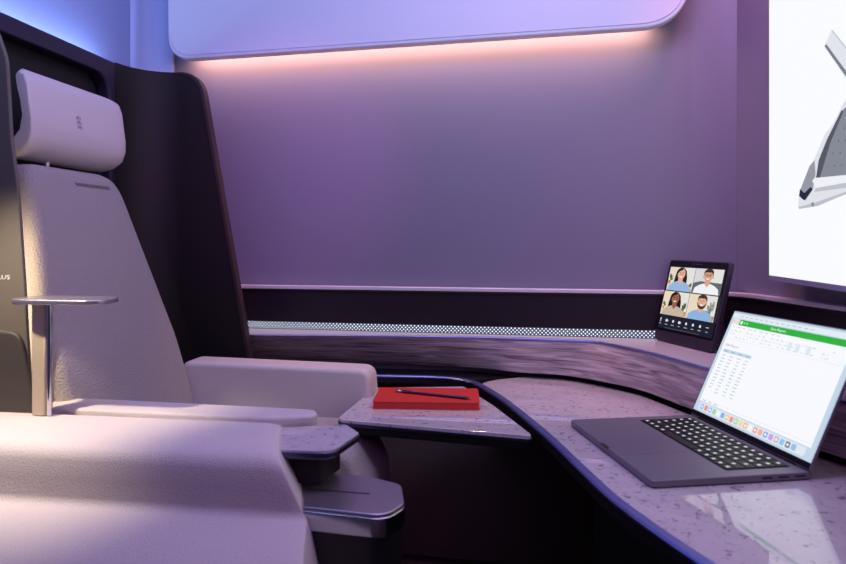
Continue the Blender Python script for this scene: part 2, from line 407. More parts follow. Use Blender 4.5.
# red notebook with pen
A_, B_ = onz(372.3, 409, ZT), onz(480, 412, ZT)
ang = math.atan2(B_[1]-A_[1], B_[0]-A_[0]); wid = math.hypot(B_[0]-A_[0], B_[1]-A_[1])
ang += math.radians(3)
nb = thing('notebook', 'closed red notebook lying on the small marble table', 'notebook', P(A_[0], A_[1], ZT+.0002), ang+TH)
HB = .0185; DBK = .150
sh = -.012
def nbf(a, b, z): return Vector((a, b, z))
cover = rnd([(0, 0), (wid, 0), (wid, DBK), (.0, DBK)], [.006, .006, .006, .006], 4)
from_bm('lower_cover', prism_bm(cover, 0, .0022), M['red'], nb, bev=.0006)
from_bm('upper_cover', prism_bm(cover, HB-.0022, HB), M['red'], nb, bev=.0008)
blk = rnd([(.0015, .0015), (wid-.003, .0015), (wid-.003, DBK-.002), (.0015, DBK-.002)], .004, 3)
lab(from_bm('page_block', prism_bm(blk, .0022, HB-.0022), M['red'], nb, smooth=False), 'red-edged page block')
bm = bmesh.new(); rp = [(-.002, .02, .003), (-.010, .016, .0015), (-.014, .010, .0008), (-.016, .002, .0006)]
for i in range(3):
    a, b = rp[i], rp[i+1]
    vs = [bm.verts.new(v) for v in ((a[0], a[1]-.002, a[2]), (a[0], a[1]+.002, a[2]), (b[0]+.001, b[1]+.002, b[2]), (b[0]-.001, b[1]-.002, b[2]))]; bm.faces.new(vs)
    vs = [bm.verts.new(v) for v in ((a[0], a[1]-.002, a[2]-.0005), (a[0], a[1]+.002, a[2]-.0005), (b[0]+.001, b[1]+.002, b[2]-.0005), (b[0]-.001, b[1]-.002, b[2]-.0005))]; bm.faces.new(vs[::-1])
lab(from_bm('ribbon', bm, M['redrib'], nb, smooth=False), 'red ribbon end sticking out')
# pen
zp = ZT+HB+.0002
pa, pb = onz(395.5, 390.6, zp+.004), onz(471, 398.4, zp+.004)
pl = math.hypot(pb[0]-pa[0], pb[1]-pa[1]); pang = math.atan2(pb[1]-pa[1], pb[0]-pa[0])
pen = thing('pen', 'slim dark ballpoint pen lying across the red notebook', 'pen', P(pa[0], pa[1], zp+.0039), pang+TH)
from_bm('barrel', cyl_bm((.018, 0, 0), (pl-.014, 0, 0), .0037, .0037, 16), M['penbody'], pen)
lab(from_bm('push_button', cyl_bm((0, 0, 0), (.018, 0, 0), .0030, .0036, 16), M['rim'], pen), 'silver end')
lab(from_bm('tip', cyl_bm((pl-.014, 0, 0), (pl, 0, -.001), .0036, .0012, 16), M['tip'], pen), 'brass tip')
bm = prism_bm([(.012, -.0012), (.045, -.0008), (.045, .0008), (.012, .0012)], .0037, .0047)
lab(from_bm('clip', bm, M['rim'], pen), 'silver clip')

# ------------------------------------------------------------------ laptop
L1 = onz(567, 425, ZD); L2 = onz(658, 482, ZD); L3 = onz(688.5, 421, ZD); L4 = onz(812, 477, ZD)
lc = ((L1[0]+L2[0]+L3[0]+L4[0])/4, (L1[1]+L2[1]+L3[1]+L4[1])/4)
LW, LDp = .358, .290
lrot = math.radians(8.0)
lap = thing('laptop', 'open grey laptop showing a spreadsheet, standing on the marble desk', 'laptop', P(lc[0]-.002, lc[1]-.012, ZD+.0003), TH+lrot)
# local: +x from front edge to hinge, +y to the far side
HX = LDp/2
bm = prism_bm(rnd([(-HX, -LW/2), (HX, -LW/2), (HX, LW/2), (-HX, LW/2)], .012, 5), .0015, .0135)
base = from_bm('base', bm, M['spacegrey'], lap, bev=.0022, seg=3)
for sx in (-1, 1):
    for sy in (-1, 1): from_bm('rubber_foot', cyl_bm((sx*(HX-.03), sy*(LW/2-.03), 0), (sx*(HX-.03), sy*(LW/2-.03), .002), .006, .006, 12), M['keyblack'], lap)
kx0, kx1, ky = .002, HX-.022, LW/2-.026
bm = prism_bm(rnd([(kx0, -ky), (kx1, -ky), (kx1, ky), (kx0, ky)], .004, 3), .0134, .0139)
kb = lab(from_bm('keyboard', bm, M['keyblack'], lap, smooth=False), 'black keyboard with white legends')
bm = bmesh.new(); prism_bm(rnd([(-HX+.010, -.055), (kx0-.012, -.055), (kx0-.012, .055), (-HX+.010, .055)], .005, 4), .01335, .0137, bm)
from_bm('trackpad', bm, mat('trackpad_glass', srgb(126, 122, 133), .42, metal=.5), lap, smooth=False)
bm = bmesh.new(); prism_bm([(-HX-.0006, -.016), (-HX+.005, -.013), (-HX+.005, .013), (-HX-.0006, .016)], .0118, .01362, bm)
from_bm('finger_notch', bm, M['keyblack'], lap, smooth=False)
bm = bmesh.new()
for k in range(3): prism_bm(rnd([(HX-.035-k*.030, -LW/2-.0003), (HX-.016-k*.030, -LW/2-.0003), (HX-.016-k*.030, -LW/2+.002), (HX-.035-k*.030, -LW/2+.002)], .0005, 2), .006, .009, bm)
lab(from_bm('port', bm, M['keyblack'], lap, smooth=False), 'dark side ports')
rows = 6; kpx = (kx1-kx0-.004)/rows
keymeshes = {}
def keymesh(w, h, gl):
    k = (round(w, 4), round(h, 4), gl)
    if k in keymeshes: return keymeshes[k]
    bm = prism_bm(rnd([(-h/2, -w/2), (h/2, -w/2), (h/2, w/2), (-h/2, w/2)], .0016, 3), 0, .0012)
    if gl:
        zt = .00135
        pts = [(-.0030, -.0026), (-.0030, .0026), (-.001, .0034), (.002, .0034), (.0034, .0015), (.0034, -.0018), (.001, -.0034)]
        f = bm.faces.new([bm.verts.new((a, b, zt)) for a, b in pts[::-1]]); f.material_index = 1
    me = bpy.data.meshes.new('key'); bmesh.ops.recalc_face_normals(bm, faces=[f_ for f_ in bm.faces if f_.material_index == 0]); bm.to_mesh(me); bm.free()
    me.materials.append(M['keyblack']); me.materials.append(M['legend'])
    keymeshes[k] = me; return me
for r_ in range(rows):
    xk = kx0+.002+kpx*(r_+.5); n_ = 14
    if r_ == 0: ws = [1, 1, 1, 1.25, 5.2, 1.25, 1, 1, 1, 1]
    elif r_ == 1: ws = [2.2]+[1]*10+[2.2]
    elif r_ == 2: ws = [1.7]+[1]*11+[1.7]
    else: ws = [1]*13+[1.4] if r_ > 3 else [1.4]+[1]*13
    tot = sum(ws); yy = ky-.002; U = (2*ky-.004)/tot
    for w_ in ws:
        wk = w_*U; me = keymesh(wk-.0028, kpx-.0028, w_ < 5)
        o = bpy.data.objects.new('key', me); COL.objects.link(o); o.parent = kb; o.location = (xk, yy-wk/2, .0140)
        yy -= wk
# lid: tilted about the hinge
LA = math.radians(25); LH = .252
def lid(a, b, t):     # a along y (0 = far/left end as seen on screen), b up the lid, t towards the user
    s_, c_2 = math.sin(LA), math.cos(LA)
    return Vector((HX-.008+b*s_-t*c_2, LW/2-a, .0150+b*c_2+t*s_))
bm = bmesh.new(); prism_bm(rnd([(0, 0), (LW, 0), (LW, LH), (0, LH)], [.004, .004, .012, .012], 5), -.0035, .0015, bm, fn=lid)
ld = from_bm('lid', bm, M['spacegrey'], lap, bev=.001)
from_bm('hinge', cyl_bm((HX-.006, -LW/2+.03, .0135), (HX-.006, LW/2-.03, .0135), .0045, .0045, 12), M['glassblack'], lap)
sc = Screen(lambda a, b, t: lid(a, b, .0016+t))
sc.rect(.002, .004, LW-.002, LH-.002, E(186, 206, 222))
sc.rect(.0015, .002, LW-.0015, .0125, M['glassblack'])
x0, x1, y0, y1 = .0045, LW-.0045, .014, LH-.006
W_ = E(247, 249, 255, 1.0)
sc.rect(x0, y0, x1, y1, E(196, 214, 232))               # desktop edges
sc.rect(x0, y1-.011, x1, y1, E(226, 236, 244))         # menu bar
for k in range(14): sc.rect(.03+k*.016, y1-.0065, .03+k*.016+.009, y1-.005, E(170, 184, 200), lift=(k == 0))
wx0, wx1, wy0, wy1 = .012, LW-.014, y0+.022, y1-.013
sc.rect(wx0, wy0, wx1, wy1, W_)
sc.rect(wx0+.022, wy1-.013, wx1, wy1, E(48, 178, 62))
sc.rect(wx0, wy1-.013, wx0+.022, wy1, E(236, 232, 226))
for k, cc in enumerate((E(238, 150, 140), E(240, 205, 130), E(150, 210, 150))): sc.ell(wx0+.005+k*.006, wy1-.0065, .0019, .0019, cc, 10, lift=(k == 0))
sc.ell(wx0+.030, wy1-.0065, .0038, .0042, E(235, 255, 235)); sc.rect(wx0+.037, wy1-.0085, wx0+.043, wy1-.0045, E(150, 220, 155)); sc.rect(wx0+.046, wy1-.0085, wx0+.052, wy1-.0045, E(150, 220, 155), lift=False)
sc.text('Sales Report', (wx0+wx1)/2-.02, wy1-.0092, .0085, E(240, 255, 240), 'CENTER')
for k in range(9): sc.rect(wx0+.006+k*.018, wy1-.0195, wx0+.006+k*.018+.008+.003*(k % 2), wy1-.0175, E(206, 212, 220), lift=(k == 0))
random.seed(11)
sc.k += 1
for r_, yv in enumerate((wy1-.027, wy1-.034, wy1-.041)):
    xk = wx0+.008
    while xk < wx1-.02:
        w = random.uniform(.003, .010)
        if random.random() < .72: sc.rect(xk, yv-.0018, xk+w, yv+.0012, random.choice([E(220, 226, 232), E(226, 230, 238), E(230, 230, 236), E(212, 224, 234)]), lift=False)
        xk += w+random.uniform(.003, .008)
for xk in (.20, .222, .25): sc.rect(xk, wy1-.043, xk+.010, wy1-.026, E(220, 234, 240), lift=False)
sc.rect(wx0, wy1-.0475, wx1, wy1-.047, E(214, 220, 228), lift=False)
sc.text('Sales Report', wx0+.010, wy1-.064, .0085, E(140, 148, 160))
sc.rect(wx0+.010, wy1-.079, wx0+.105, wy1-.0715, E(196, 218, 234))
sc.k += 1
for c in range(4):
    xx = wx0+.013+c*.0245
    sc.rect(xx, wy1-.0765, xx+.014, wy1-.0745, E(150, 176, 198), lift=False)
    for r_ in range(12):
        yv = wy1-.0855-r_*.0076
        if c < 1 and r_ > 10: continue
        w = .008+.006*random.random()
        sc.rect(xx+(.014-w)*(c > 1), yv-.0011, xx+(.014-w)*(c > 1)+w, yv+.0011, E(198, 206, 216), lift=False)
sc.rect(wx0, wy0+.006, wx1, wy0+.0065, E(206, 212, 222)); 
for k in range(3): sc.rect(wx0+.012+k*.02, wy0+.002, wx0+.024+k*.02, wy0+.0042, E(186, 194, 204), lift=(k == 0))
sc.rrect(.02, y0+.003, LW-.02, y0+.0195, .004, E(226, 232, 242))
dc = [(70, 150, 235), (235, 90, 80), (90, 165, 240), (96, 200, 110), (235, 240, 245), (60, 140, 230), (240, 170, 60), (240, 90, 80), (90, 200, 100), (250, 200, 80), (240, 150, 60), (238, 242, 246), (235, 100, 90), (246, 130, 90), (70, 130, 220), (180, 110, 220), (150, 150, 158), (80, 170, 240), (40, 44, 52), (90, 160, 230)]
for k, c3 in enumerate(dc):
    c3 = tuple(int(v*.62+250*.38) for v in c3)
    xx = .026+k*.0147; sc.rrect(xx, y0+.0055, xx+.0112, y0+.0167, .0026, E(*c3), lift=(k == 0))
sc.k += 1
for k in range(0, 20, 2): sc.ell(.026+k*.0147+.0056, y0+.0111, .0028, .0028, E(244, 248, 252), 10, lift=False)
sc.build('display', ld)

# ------------------------------------------------------------------ tablet on the shelf
T1 = (ray(652, 1.850), 1.850); T2 = onz(710, 354.0, ZS)
tw = math.hypot(T2[0]-T1[0], T2[1]-T1[1]); tang = math.atan2(T1[1]-T2[1], T1[0]-T2[0])-PI/2   # rotation of local +y (near -> far)
tb = thing('tablet', 'dark tablet propped on the wall shelf showing a four-person video call', 'tablet', P((T1[0]+T2[0])/2, (T1[1]+T2[1])/2, ZS+.0003), tang+TH)
TA = math.radians(14); THh = .236
def tf(a, b, t):      # a 0 at far-left end, b up, t towards the viewer side (-x)
    s_, c_2 = math.sin(TA), math.cos(TA)
    return Vector((.004+b*s_-t*c_2, tw/2-a, .002+b*c_2+t*s_))
bm = bmesh.new(); prism_bm(rnd([(0, 0), (tw, 0), (tw, THh), (0, THh)], [.018, .018, .010, .010], 6), -.016, 0, bm, fn=tf)
body = from_bm('case', bm, M['tabbody'], tb, bev=.003, seg=3)
bm = bmesh.new()
w0, w1 = -tw/2+.03, tw/2-.03
sec = [(.03, .0), (.085, .0), (.062, .10), (.052, .10)]
for i in (0,):
    A1 = [bm.verts.new((x, w0, z)) for x, z in sec]; B1 = [bm.verts.new((x, w1, z)) for x, z in sec]
    bm.faces.new(A1); bm.faces.new(B1[::-1])
    for j in range(4): bm.faces.new((A1[j], B1[j], B1[(j+1) % 4], A1[(j+1) % 4]))
from_bm('stand', bm, M['tabbody'], tb, bev=.002)
sc = Screen(lambda a, b, t: tf(a, b, .0004+t), .0001)
sc.rrect(.004, .030, tw-.004, THh-.004, .006, M['glassblack'])
sx0, sx1, sy0, sy1 = .010, tw-.010, .074, THh-.020
sc.rect(sx0, .036, sx1, THh-.02, E(24, 28, 44))
mw, mh = (sx1-sx0)/2, (sy1-sy0)/2
def person_tile(cx0, cy0, bgc, hair, skin, shirt, longhair, beard=False, glasses=False, plants=(), chairc=None, dx=0, jacket=None):
    g = .0016; a0, a1, b0, b1 = cx0+g, cx0+mw-g, cy0+g, cy0+mh-g
    clip = lambda a: min(max(a, a0), a1)
    sc.rect(a0, b0, a1, b1, bgc)
    sc.rect(a0+(a1-a0)*.62, b0+(b1-b0)*.25, a1, b1, E(228, 224, 220)) 
    for (qa, qb, s_) in plants:
        pa_, pb_2 = a0+(a1-a0)*qa, b0+(b1-b0)*qb
        for k in range(7):
            t = PI*(.08+.84*k/6)
            ea, eb = pa_+math.cos(t)*s_*.62, pb_2+math.sin(t)*s_*.95
            if a0+s_*.2 < ea < a1-s_*.2 and eb < b1-s_*.2: sc.ell((pa_+ea)/2+.2*(ea-pa_), (pb_2+eb)/2+.2*(eb-pb_2), s_*.34, s_*.13, E(62, 96, 52), 8, rot=math.atan2(eb-pb_2, ea-pa_), lift=(k == 0))
        sc.poly([(clip(pa_-s_*.28), pb_2), (clip(pa_+s_*.28), pb_2), (clip(pa_+s_*.2), max(b0, pb_2-s_*.5)), (clip(pa_-s_*.2), max(b0, pb_2-s_*.5))], E(196, 130, 60))
    c = (a0+a1)/2+dx
    f0 = sc.fn
    sc.fn = lambda a, b, t: f0(min(max(c+(a-c)*1.38, a0), a1), min(b0+(b-b0)*1.04, b1), t)
    if chairc: sc.poly([(clip(c-.052), b0), (clip(c-.045), b0+.026), (clip(c-.02), b0+.032), (clip(c+.045), b0+.030), (clip(c+.056), b0)], chairc)
    hy = b0+.047
    if longhair:
        sc.poly([(c-.020, b0+.012), (c-.019, b0+.034), (c-.016, b0+.055), (c-.007, b0+.064), (c+.005, b0+.064), (c+.014, b0+.056), (c+.019, b0+.038), (c+.021, b0+.014), (c+.010, b0+.010), (c-.010, b0+.009)], hair)
    sc.poly([(c-.036, b0), (c-.033, b0+.014), (c-.022, b0+.022), (c-.008, b0+.027), (c+.008, b0+.027), (c+.022, b0+.022), (c+.033, b0+.014), (c+.036, b0)], shirt)
    sc.poly([(c-.007, b0+.024), (c+.007, b0+.024), (c+.007, b0+.036), (c-.007, b0+.036)], skin)
    sc.poly([(c-.007, b0+.027), (c, b0+.017), (c+.007, b0+.027)], skin, lift=False)
    if not longhair: sc.ell(c, hy+.006, .0135, .0135, hair)
    sc.ell(c-.0135, hy-.003, .0018, .004, skin, 8) if not longhair else None
    sc.ell(c+.0135, hy-.003, .0018, .004, skin, 8, lift=False) if not longhair else None
    if beard: sc.ell(c, hy-.006, .0122, .0130, hair)
    sc.ell(c, hy-(.0 if not beard else -.001), .0118, .0155 if not beard else .0125, skin)
    if longhair: sc.poly([(c-.013, hy-.002), (c-.013, hy+.012), (c-.004, hy+.018), (c+.006, hy+.017), (c+.002, hy+.011), (c-.007, hy+.007)], hair)
    else: sc.poly([(c-.0125, hy+.004), (c-.012, hy+.014), (c, hy+.019), (c+.012, hy+.014), (c+.0125, hy+.004), (c+.008, hy+.009), (c-.008, hy+.009)], hair)
    sc.k += 1
    for s_ in (-1, 1):
        sc.ell(c+s_*.0045, hy+.002, .0015, .0009, E(40, 28, 24), 8, lift=False)
        sc.rect(c+s_*.0047-.002, hy+.0043, c+s_*.0047+.002, hy+.0050, hair, lift=False)
        if glasses: 
            sc.ell(c+s_*.005, hy+.002, .0040, .0031, E(60, 40, 36), 12, lift=False)
    if glasses:
        sc.k += 1
        for s_ in (-1, 1): sc.ell(c+s_*.005, hy+.002, .0032, .0023, skin, 12, lift=False)
        sc.k += 1
        for s_ in (-1, 1): sc.ell(c+s_*.0045, hy+.002, .0014, .0009, E(40, 28, 24), 8, lift=False)
    sc.poly([(c-.0012, hy-.0038), (c+.0012, hy-.0038), (c+.0006, hy+.001), (c-.0006, hy+.001)], E(176, 118, 92))
    sc.poly([(c-.0052, hy-.0068), (c-.003, hy-.0092), (c, hy-.0100), (c+.003, hy-.0092), (c+.0052, hy-.0068)], E(250, 244, 240))
    sc.fn = f0
skA, skB, skC = E(226, 172, 146), E(216, 160, 132), E(150, 98, 72)
person_tile(sx0, sy0+mh, E(226, 214, 198), E(38, 26, 24), skA, E(150, 182, 222), True, plants=[(.06, .42, .020), (.94, .12, .018)])
person_tile(sx0+mw, sy0+mh, E(214, 214, 216), E(64, 42, 36), skB, E(240, 240, 246), False, glasses=True, chairc=E(96, 104, 112), beard=False)
person_tile(sx0, sy0, E(234, 216, 190), E(26, 18, 18), skC, E(196, 180, 160), True, plants=[(.07, .35, .014), (.93, .22, .026)])
person_tile(sx0+mw, sy0, E(232, 216, 194), E(74, 50, 38), skA, E(140, 178, 222), False, beard=True, plants=[(.90, .22, .040)])
for k in range(8):
    xx = sx0+(sx1-sx0)*(k+.5)/8
    if k == 7:
        for q in (-1, 0, 1): sc.ell(xx+q*.004, .060, .0014, .0014, E(225, 225, 232), 8, lift=(q == -1))
    elif k in (1, 3): sc.rrect(xx-.0055, .056, xx+.003, .063, .001, E(225, 225, 232)); sc.poly([(xx+.0035, .0595), (xx+.006, .0625), (xx+.006, .0565)], E(225, 225, 232))
    elif k == 0: sc.ell(xx, .0615, .0024, .0042, E(225, 225, 232), 10); sc.rect(xx-.003, .0545, xx+.003, .0557, E(225, 225, 232))
    else: sc.ell(xx, .0598, .0040, .0040, E(225, 225, 232), 12)
    w = (.007, .010, .011, .006, .012, .008, .010, .006)[k]; sc.rect(xx-w/2-.001, .0475, xx+w/2+.001, .0497, E(170, 172, 184))
sc.rect(.05, .0385, tw-.05, .0391, E(120, 120, 150))
sc.ell(tw/2-.006, THh-.0115, .0032, .0032, E(40, 34, 50), 14)
sc.rect(tw/2+.004, THh-.0125, tw/2+.030, THh-.0108, E(60, 52, 70))
sc.build('display', body)

# ------------------------------------------------------------------ television on the front wall
tvd0 = 1.60; tvx0 = ray(769, tvd0); K = 105/640.
def tvpt(px, py):
    # point of the screen plane seen at (px,py): plan x = tvx0 + K*(d-tvd0)
    r_ = (px-423)/F; d = (tvx0-K*tvd0)/(r_-K)
    return (tvd0-d)*math.sqrt(1+K*K), CAMZ+(241-py)/F*d
tv = thing('television', 'large bright wall-mounted screen showing a white aircraft seat', 'television', P(tvx0, tvd0, 1.02), 0)
tdir = (P(tvx0-K, tvd0-1)-P(tvx0, tvd0)).normalized(); tn = Vector((-tdir.y, tdir.x, 0))
if tn.x > 0: tn = -tn
def tvf(a, z, t): return tdir*a + tn*t + Vector((0, 0, z-1.02))
TL = 1.05; zb = tvpt(769, 276.5)[1]; zt_ = zb+.95
bm = bmesh.new(); prism_bm([(0, zb-.009), (TL, zb-.009), (TL, zt_), (0, zt_)], -.036, 0, bm, fn=tvf)
bz = from_bm('bezel', bm, mat('tv_frame_lavender_reflection', srgb(170, 168, 196), .35, metal=.4), tv, bev=.002)  # lavender reflection along the frame is put into its colour
sc = Screen(lambda a, z, t: tvf(a, z, .0004+t), .0003)
zs0 = tvpt(769, 276.5)[1]+.0025
sc.rect(.003, zs0+.001, TL-.003, zt_-.004, E(250, 251, 255, 1.0))
def tvpoly(pp, m): sc.poly([tvpt(*q) for q in pp], m)
tvpoly([(832, 30), (850, 52), (850, 84), (825, 46)], E(226, 229, 236))
tvpoly([(825, 46), (827, 44), (852, 78), (852, 84)], E(120, 126, 140))
tvpoly([(832, 30), (833.5, 30), (852, 53), (852, 56)], E(196, 200, 210))
tvpoly([(846, 100), (834, 124), (826, 134), (814, 162), (800, 192), (799, 207), (812, 207), (860, 190), (900, 180), (900, 90)], E(224, 226, 234))
tvpoly([(842, 112), (836, 124), (828, 142), (822, 158), (817, 178), (826, 179), (900, 172), (900, 100), (850, 104)], E(134, 138, 150))
tvpoly([(843, 110), (845, 111), (832, 142), (821, 178), (817, 180), (820, 160), (828, 140)], E(86, 88, 102))
for i in range(5):
    for j in range(6):
        qx, qy = 829+j*7-i*1.5, 166-i*12-j*.6
        if qx > 829+(170-qy)*.3 and qy < 172: 
            u_, v_ = tvpt(qx, qy); sc.ell(u_, v_, .0018, .0022, E(96, 84, 96), 8, lift=(i == 0 and j == 0))
tvpoly([(816, 160), (811, 166), (801.5, 190), (803, 199), (807, 200.5), (814, 190), (817, 174)], E(150, 152, 164))
tvpoly([(801.5, 189), (800.5, 196), (806, 200.5), (814.5, 189), (812, 187), (806, 193)], E(40, 42, 60))
tvpoly([(814, 181), (816, 178), (900, 170), (900, 181), (846, 184), (818, 188)], E(238, 240, 245))
tvpoly([(818, 188), (846, 183), (900, 180), (900, 184), (846, 188), (816, 192)], E(190, 192, 202))
tvpoly([(800, 207), (816, 203), (850, 191), (850, 193), (820, 206), (801, 209)], E(188, 190, 202))
tvpoly([(813, 203), (816, 202), (816.5, 206), (814, 206.5)], E(140, 142, 156))
sc.build('display', bz)
bm = bmesh.new(); prism_bm([(.3, 1.15), (.7, 1.15), (.7, 1.45), (.3, 1.45)], -.12, -.036, bm, fn=tvf)
from_bm('wall_bracket', bm, M['dark'], tv, smooth=False)

# ------------------------------------------------------------------ seat shell (privacy shell with niche)
SA = math.radians(8.0)      # seat axis in plan
fu = Vector((math.cos(SA), -math.sin(SA))); lv = Vector((math.sin(SA), math.cos(SA)))
SO = Vector((-.70, 1.5))    # seat origin in plan
seatloc = P(SO.x, SO.y, 0); seatrot = TH-SA
def seat_local(x, d): q = Vector((x, d))-SO; return (q.dot(fu), q.dot(lv))
# back panel plane: u = US
US = seat_local(-.87, 1.85)[0]
print('US', US)
ZTOP = 1.628
shell = thing('seat_shell', 'dark plum privacy shell wrapping around the seat', 'seat shell', seatloc, seatrot)
vb0, vb1 = -.36, .42
# frame of the back panel with a rounded niche cut through it
outer = [(vb0, .0), (vb1, .0), (vb1, ZTOP), (vb0, ZTOP)]
niche = rnd([(-.235, .30), (.285, .30), (.265, 1.583), (-.235, 1.583)], [.01, .01, .07, .07], 8)
bm = bmesh.new()
def ring(u, pts): return [bm.verts.new(Vector((u, v, z))) for v, z in pts]
oo = rnd(outer, [0, 0, .0, .0], 1) if False else outer
for uu in (US, US-.04):
    ov = ring(uu, oo); iv = ring(uu, niche)
    es = [bm.edges.new((ov[i], ov[(i+1) % len(ov)])) for i in range(len(ov))] + [bm.edges.new((iv[i], iv[(i+1) % len(iv)])) for i in range(len(iv))]
    bmesh.ops.triangle_fill(bm, edges=es, use_beauty=True, use_dissolve=False)
    if uu == US: O1, I1 = ov, iv
    else: O2, I2 = ov, iv
for i in range(len(O1)): bm.faces.new((O1[i], O1[(i+1) % len(O1)], O2[(i+1) % len(O1)], O2[i]))
for i in range(len(I1)): bm.faces.new((I1[i], I1[(i+1) % len(I1)], I2[(i+1) % len(I1)], I2[i]))
from_bm('back_panel', bm, M['shell'], shell, smooth=False, bev=.008, ang=60)
bm = bmesh.new(); bx = [(-.245, .30), (.30, .30), (.30, 1.592), (-.245, 1.592)]
bm = extr_bm(bx, US-.050, US-.0402, lambda u, v, z: Vector((u, v, z)))
lab(from_bm('niche_lining', bm, M['niche'], shell, smooth=False), 'black lining behind the headrest')
# far wing: outline in (u,z)
vw = vb1
def wing_u(px, d): return seat_local(ray(px, d), d)[0]
print('wing', wing_u(137, 1.93), wing_u(210, 1.93), wing_u(252, 1.9), seat_local(ray(210, 1.93), 1.93))
w_top = US+.190; 
wo = rnd([(US-.04, .0), (US+.42, .0), (US+.350, .75), (w_top, ZTOP), (US-.04, ZTOP)], [0, 0, .05, .085, 0], 8)
bm = extr_bm(wo, vw, vw+.022, lambda v, u, z: Vector((u, v, z)))
lab(from_bm('side_wing', bm, M['wing'], shell, smooth=False, bev=.004), 'dark brown far side wing')
bm = bmesh.new(); RC = .13; cv = []
for k in range(29):
    t = PI/2*k/28; cv.append((US+RC-RC*math.cos(t)+.001, vw-RC+RC*math.sin(t)-.001))
cv = cv + [(US+.001, vw-.001)]
bm = prism_bm(cv, .05, ZTOP)
lab(from_bm('corner_cove', bm, M['wing'], shell, smooth=False), 'curved dark corner between back panel and wing')
# edge strip along the wing's front
we = [p for p in wo]
bm = bmesh.new(); wpath = [p for p in wo if p[0] > US+.02 and p[1] > .3]
prev = None
rr = []
for i, (u, z) in enumerate(wpath):
    rr.append([bm.verts.new((u+.001, vw-.003, z+.001)), bm.verts.new((u+.001, vw+.025, z+.001)), bm.verts.new((u-.007, vw+.025, z-.003)), bm.verts.new((u-.007, vw-.003, z-.003))])
for i in range(len(rr)-1):
    for j in range(4): bm.faces.new((rr[i][j], rr[i][(j+1) % 4], rr[i+1][(j+1) % 4], rr[i+1][j]))
bm.faces.new(rr[0]); bm.faces.new(rr[-1][::-1])
lab(from_bm('wing_edge', bm, M['wingedge'], shell, smooth=False), 'brown edge of the wing')
# near wing, beside the seat's near side, flat taupe with letters
vn = -.262
nw = rnd([(US-.04, .0), (-.02, .0), (-.026, .79), (-.042, 1.046), (-.056, 1.229), (-.069, 1.317), (-.079, 1.473), (-.105, 1.545), (-.17, 1.56), (US-.04, 1.56)], [0, 0, .1, .2, .1, .1, .1, .05, .02, 0], 4)
nw = [(u+(.008 if u > -.12 else 0), z) for u, z in nw]
bm = extr_bm(nw, vn-.009, vn, lambda v, u, z: Vector((u, v, z)))
lab(from_bm('near_wing', bm, M['taupe'], shell, smooth=False, bev=.003), 'taupe near side panel with pale letters')

# ------------------------------------------------------------------ the seat
seat = thing('aircraft_seat', 'cream fabric reclining seat with padded headrest inside the dark shell', 'seat', seatloc, seatrot)
# backrest: rounded slab, leaning back
def lean(z): return .018-(z-.80)*.28
bo = rnd([(-.235, .50), (.262, .50), (.242, .85), (.155, 1.288), (-.160, 1.288), (-.222, .85)], [.02, .02, .3, .075, .05, .3], 8)
bm = bmesh.new()
Nn = len(bo); layers = []
cx = sum(p[0] for p in bo)/Nn; 
for (t, s_) in ((-.075, .97), (-.060, 1.0), (-.018, 1.0), (-.006, .975), (.001, .93), (.005, .88), (.010, .6), (.012, .3)):
    cc = Vector((.01, .90))
    ly = []
    for v, z in bo:
        q = cc+(Vector((v, z))-cc)*s_ if s_ > .9 else cc+Vector(((v-cc.x)*s_, (z-cc.y)*s_))
        # keep margin even near the top for the first rounding layers
        if s_ > .87:
            m_ = (1-s_)*.20; dv = Vector((v, z))-cc
            q = Vector((v-math.copysign(min(abs(dv.x), m_), dv.x), z-math.copysign(min(abs(dv.y), m_), dv.y)))
        ly.append(bm.verts.new((t+lean(q.y), q.x, q.y)))
    layers.append(ly)
for a_, b2 in zip(layers, layers[1:]):
    for i in range(Nn): bm.faces.new((a_[i], a_[(i+1) % Nn], b2[(i+1) % Nn], b2[i]))
bm.faces.new(layers[0][::-1]); bm.faces.new(layers[-1])
br = lab(from_bm('backrest', bm, M['fabric'], seat), 'cream woven backrest')
bm = bmesh.new()
slot = rnd([(-.03, 1.250), (.095, 1.250), (.095, 1.256), (-.03, 1.256)], .004, 4)
bm = extr_bm(slot, 0, .004, lambda t, v, z: Vector((t+.0035+lean(z), v, z)))
lab(from_bm('strap_slot', bm, mat('slot_shadow_fabric', srgb(112, 102, 108), .9), br, smooth=False), 'narrow slot below the headrest')
# headrest: thin pad whose lower edge curls backwards
zc = 1.303
fr = [(-.018, .188), (-.006, .182), (.002, .160), (.007, .12), (.013, .08), (.013, .045), (.003, .018), (-.018, .003), (-.045, -.004), (-.062, -.002)]
bk = [(-.068, .006), (-.058, .016), (-.034, .026), (-.014, .050), (-.008, .085), (-.013, .12), (-.022, .155), (-.026, .182)]
prof = [(u, zc+z) for u, z in fr+bk]
v0, v1 = -.156, .186
bm = bmesh.new(); ctr = Vector((-.015, zc+.095)); rg = []
for (v, s_) in ((v0, .86), (v0+.004, .95), (v0+.012, 1.0), (v0+.06, 1), (0, 1.0), (v1-.06, 1), (v1-.03, .99), (v1-.012, .95), (v1-.003, .88), (v1, .78)):
    rg.append([bm.verts.new((-.125+ctr.x+(u-ctr.x)*s_+(0 if s_ < 1 else 0), v, ctr.y+(z-ctr.y)*s_)) for u, z in prof])
n = len(prof)
for i in range(len(rg)-1):
    for j in range(n): bm.faces.new((rg[i][j], rg[i][(j+1) % n], rg[i+1][(j+1) % n], rg[i+1][j]))
bm.faces.new(rg[0]); bm.faces.new(rg[-1][::-1])
hr = lab(from_bm('headrest', bm, M['leather'], seat), 'pale leather headrest with a small leaf emblem')
bm = bmesh.new()
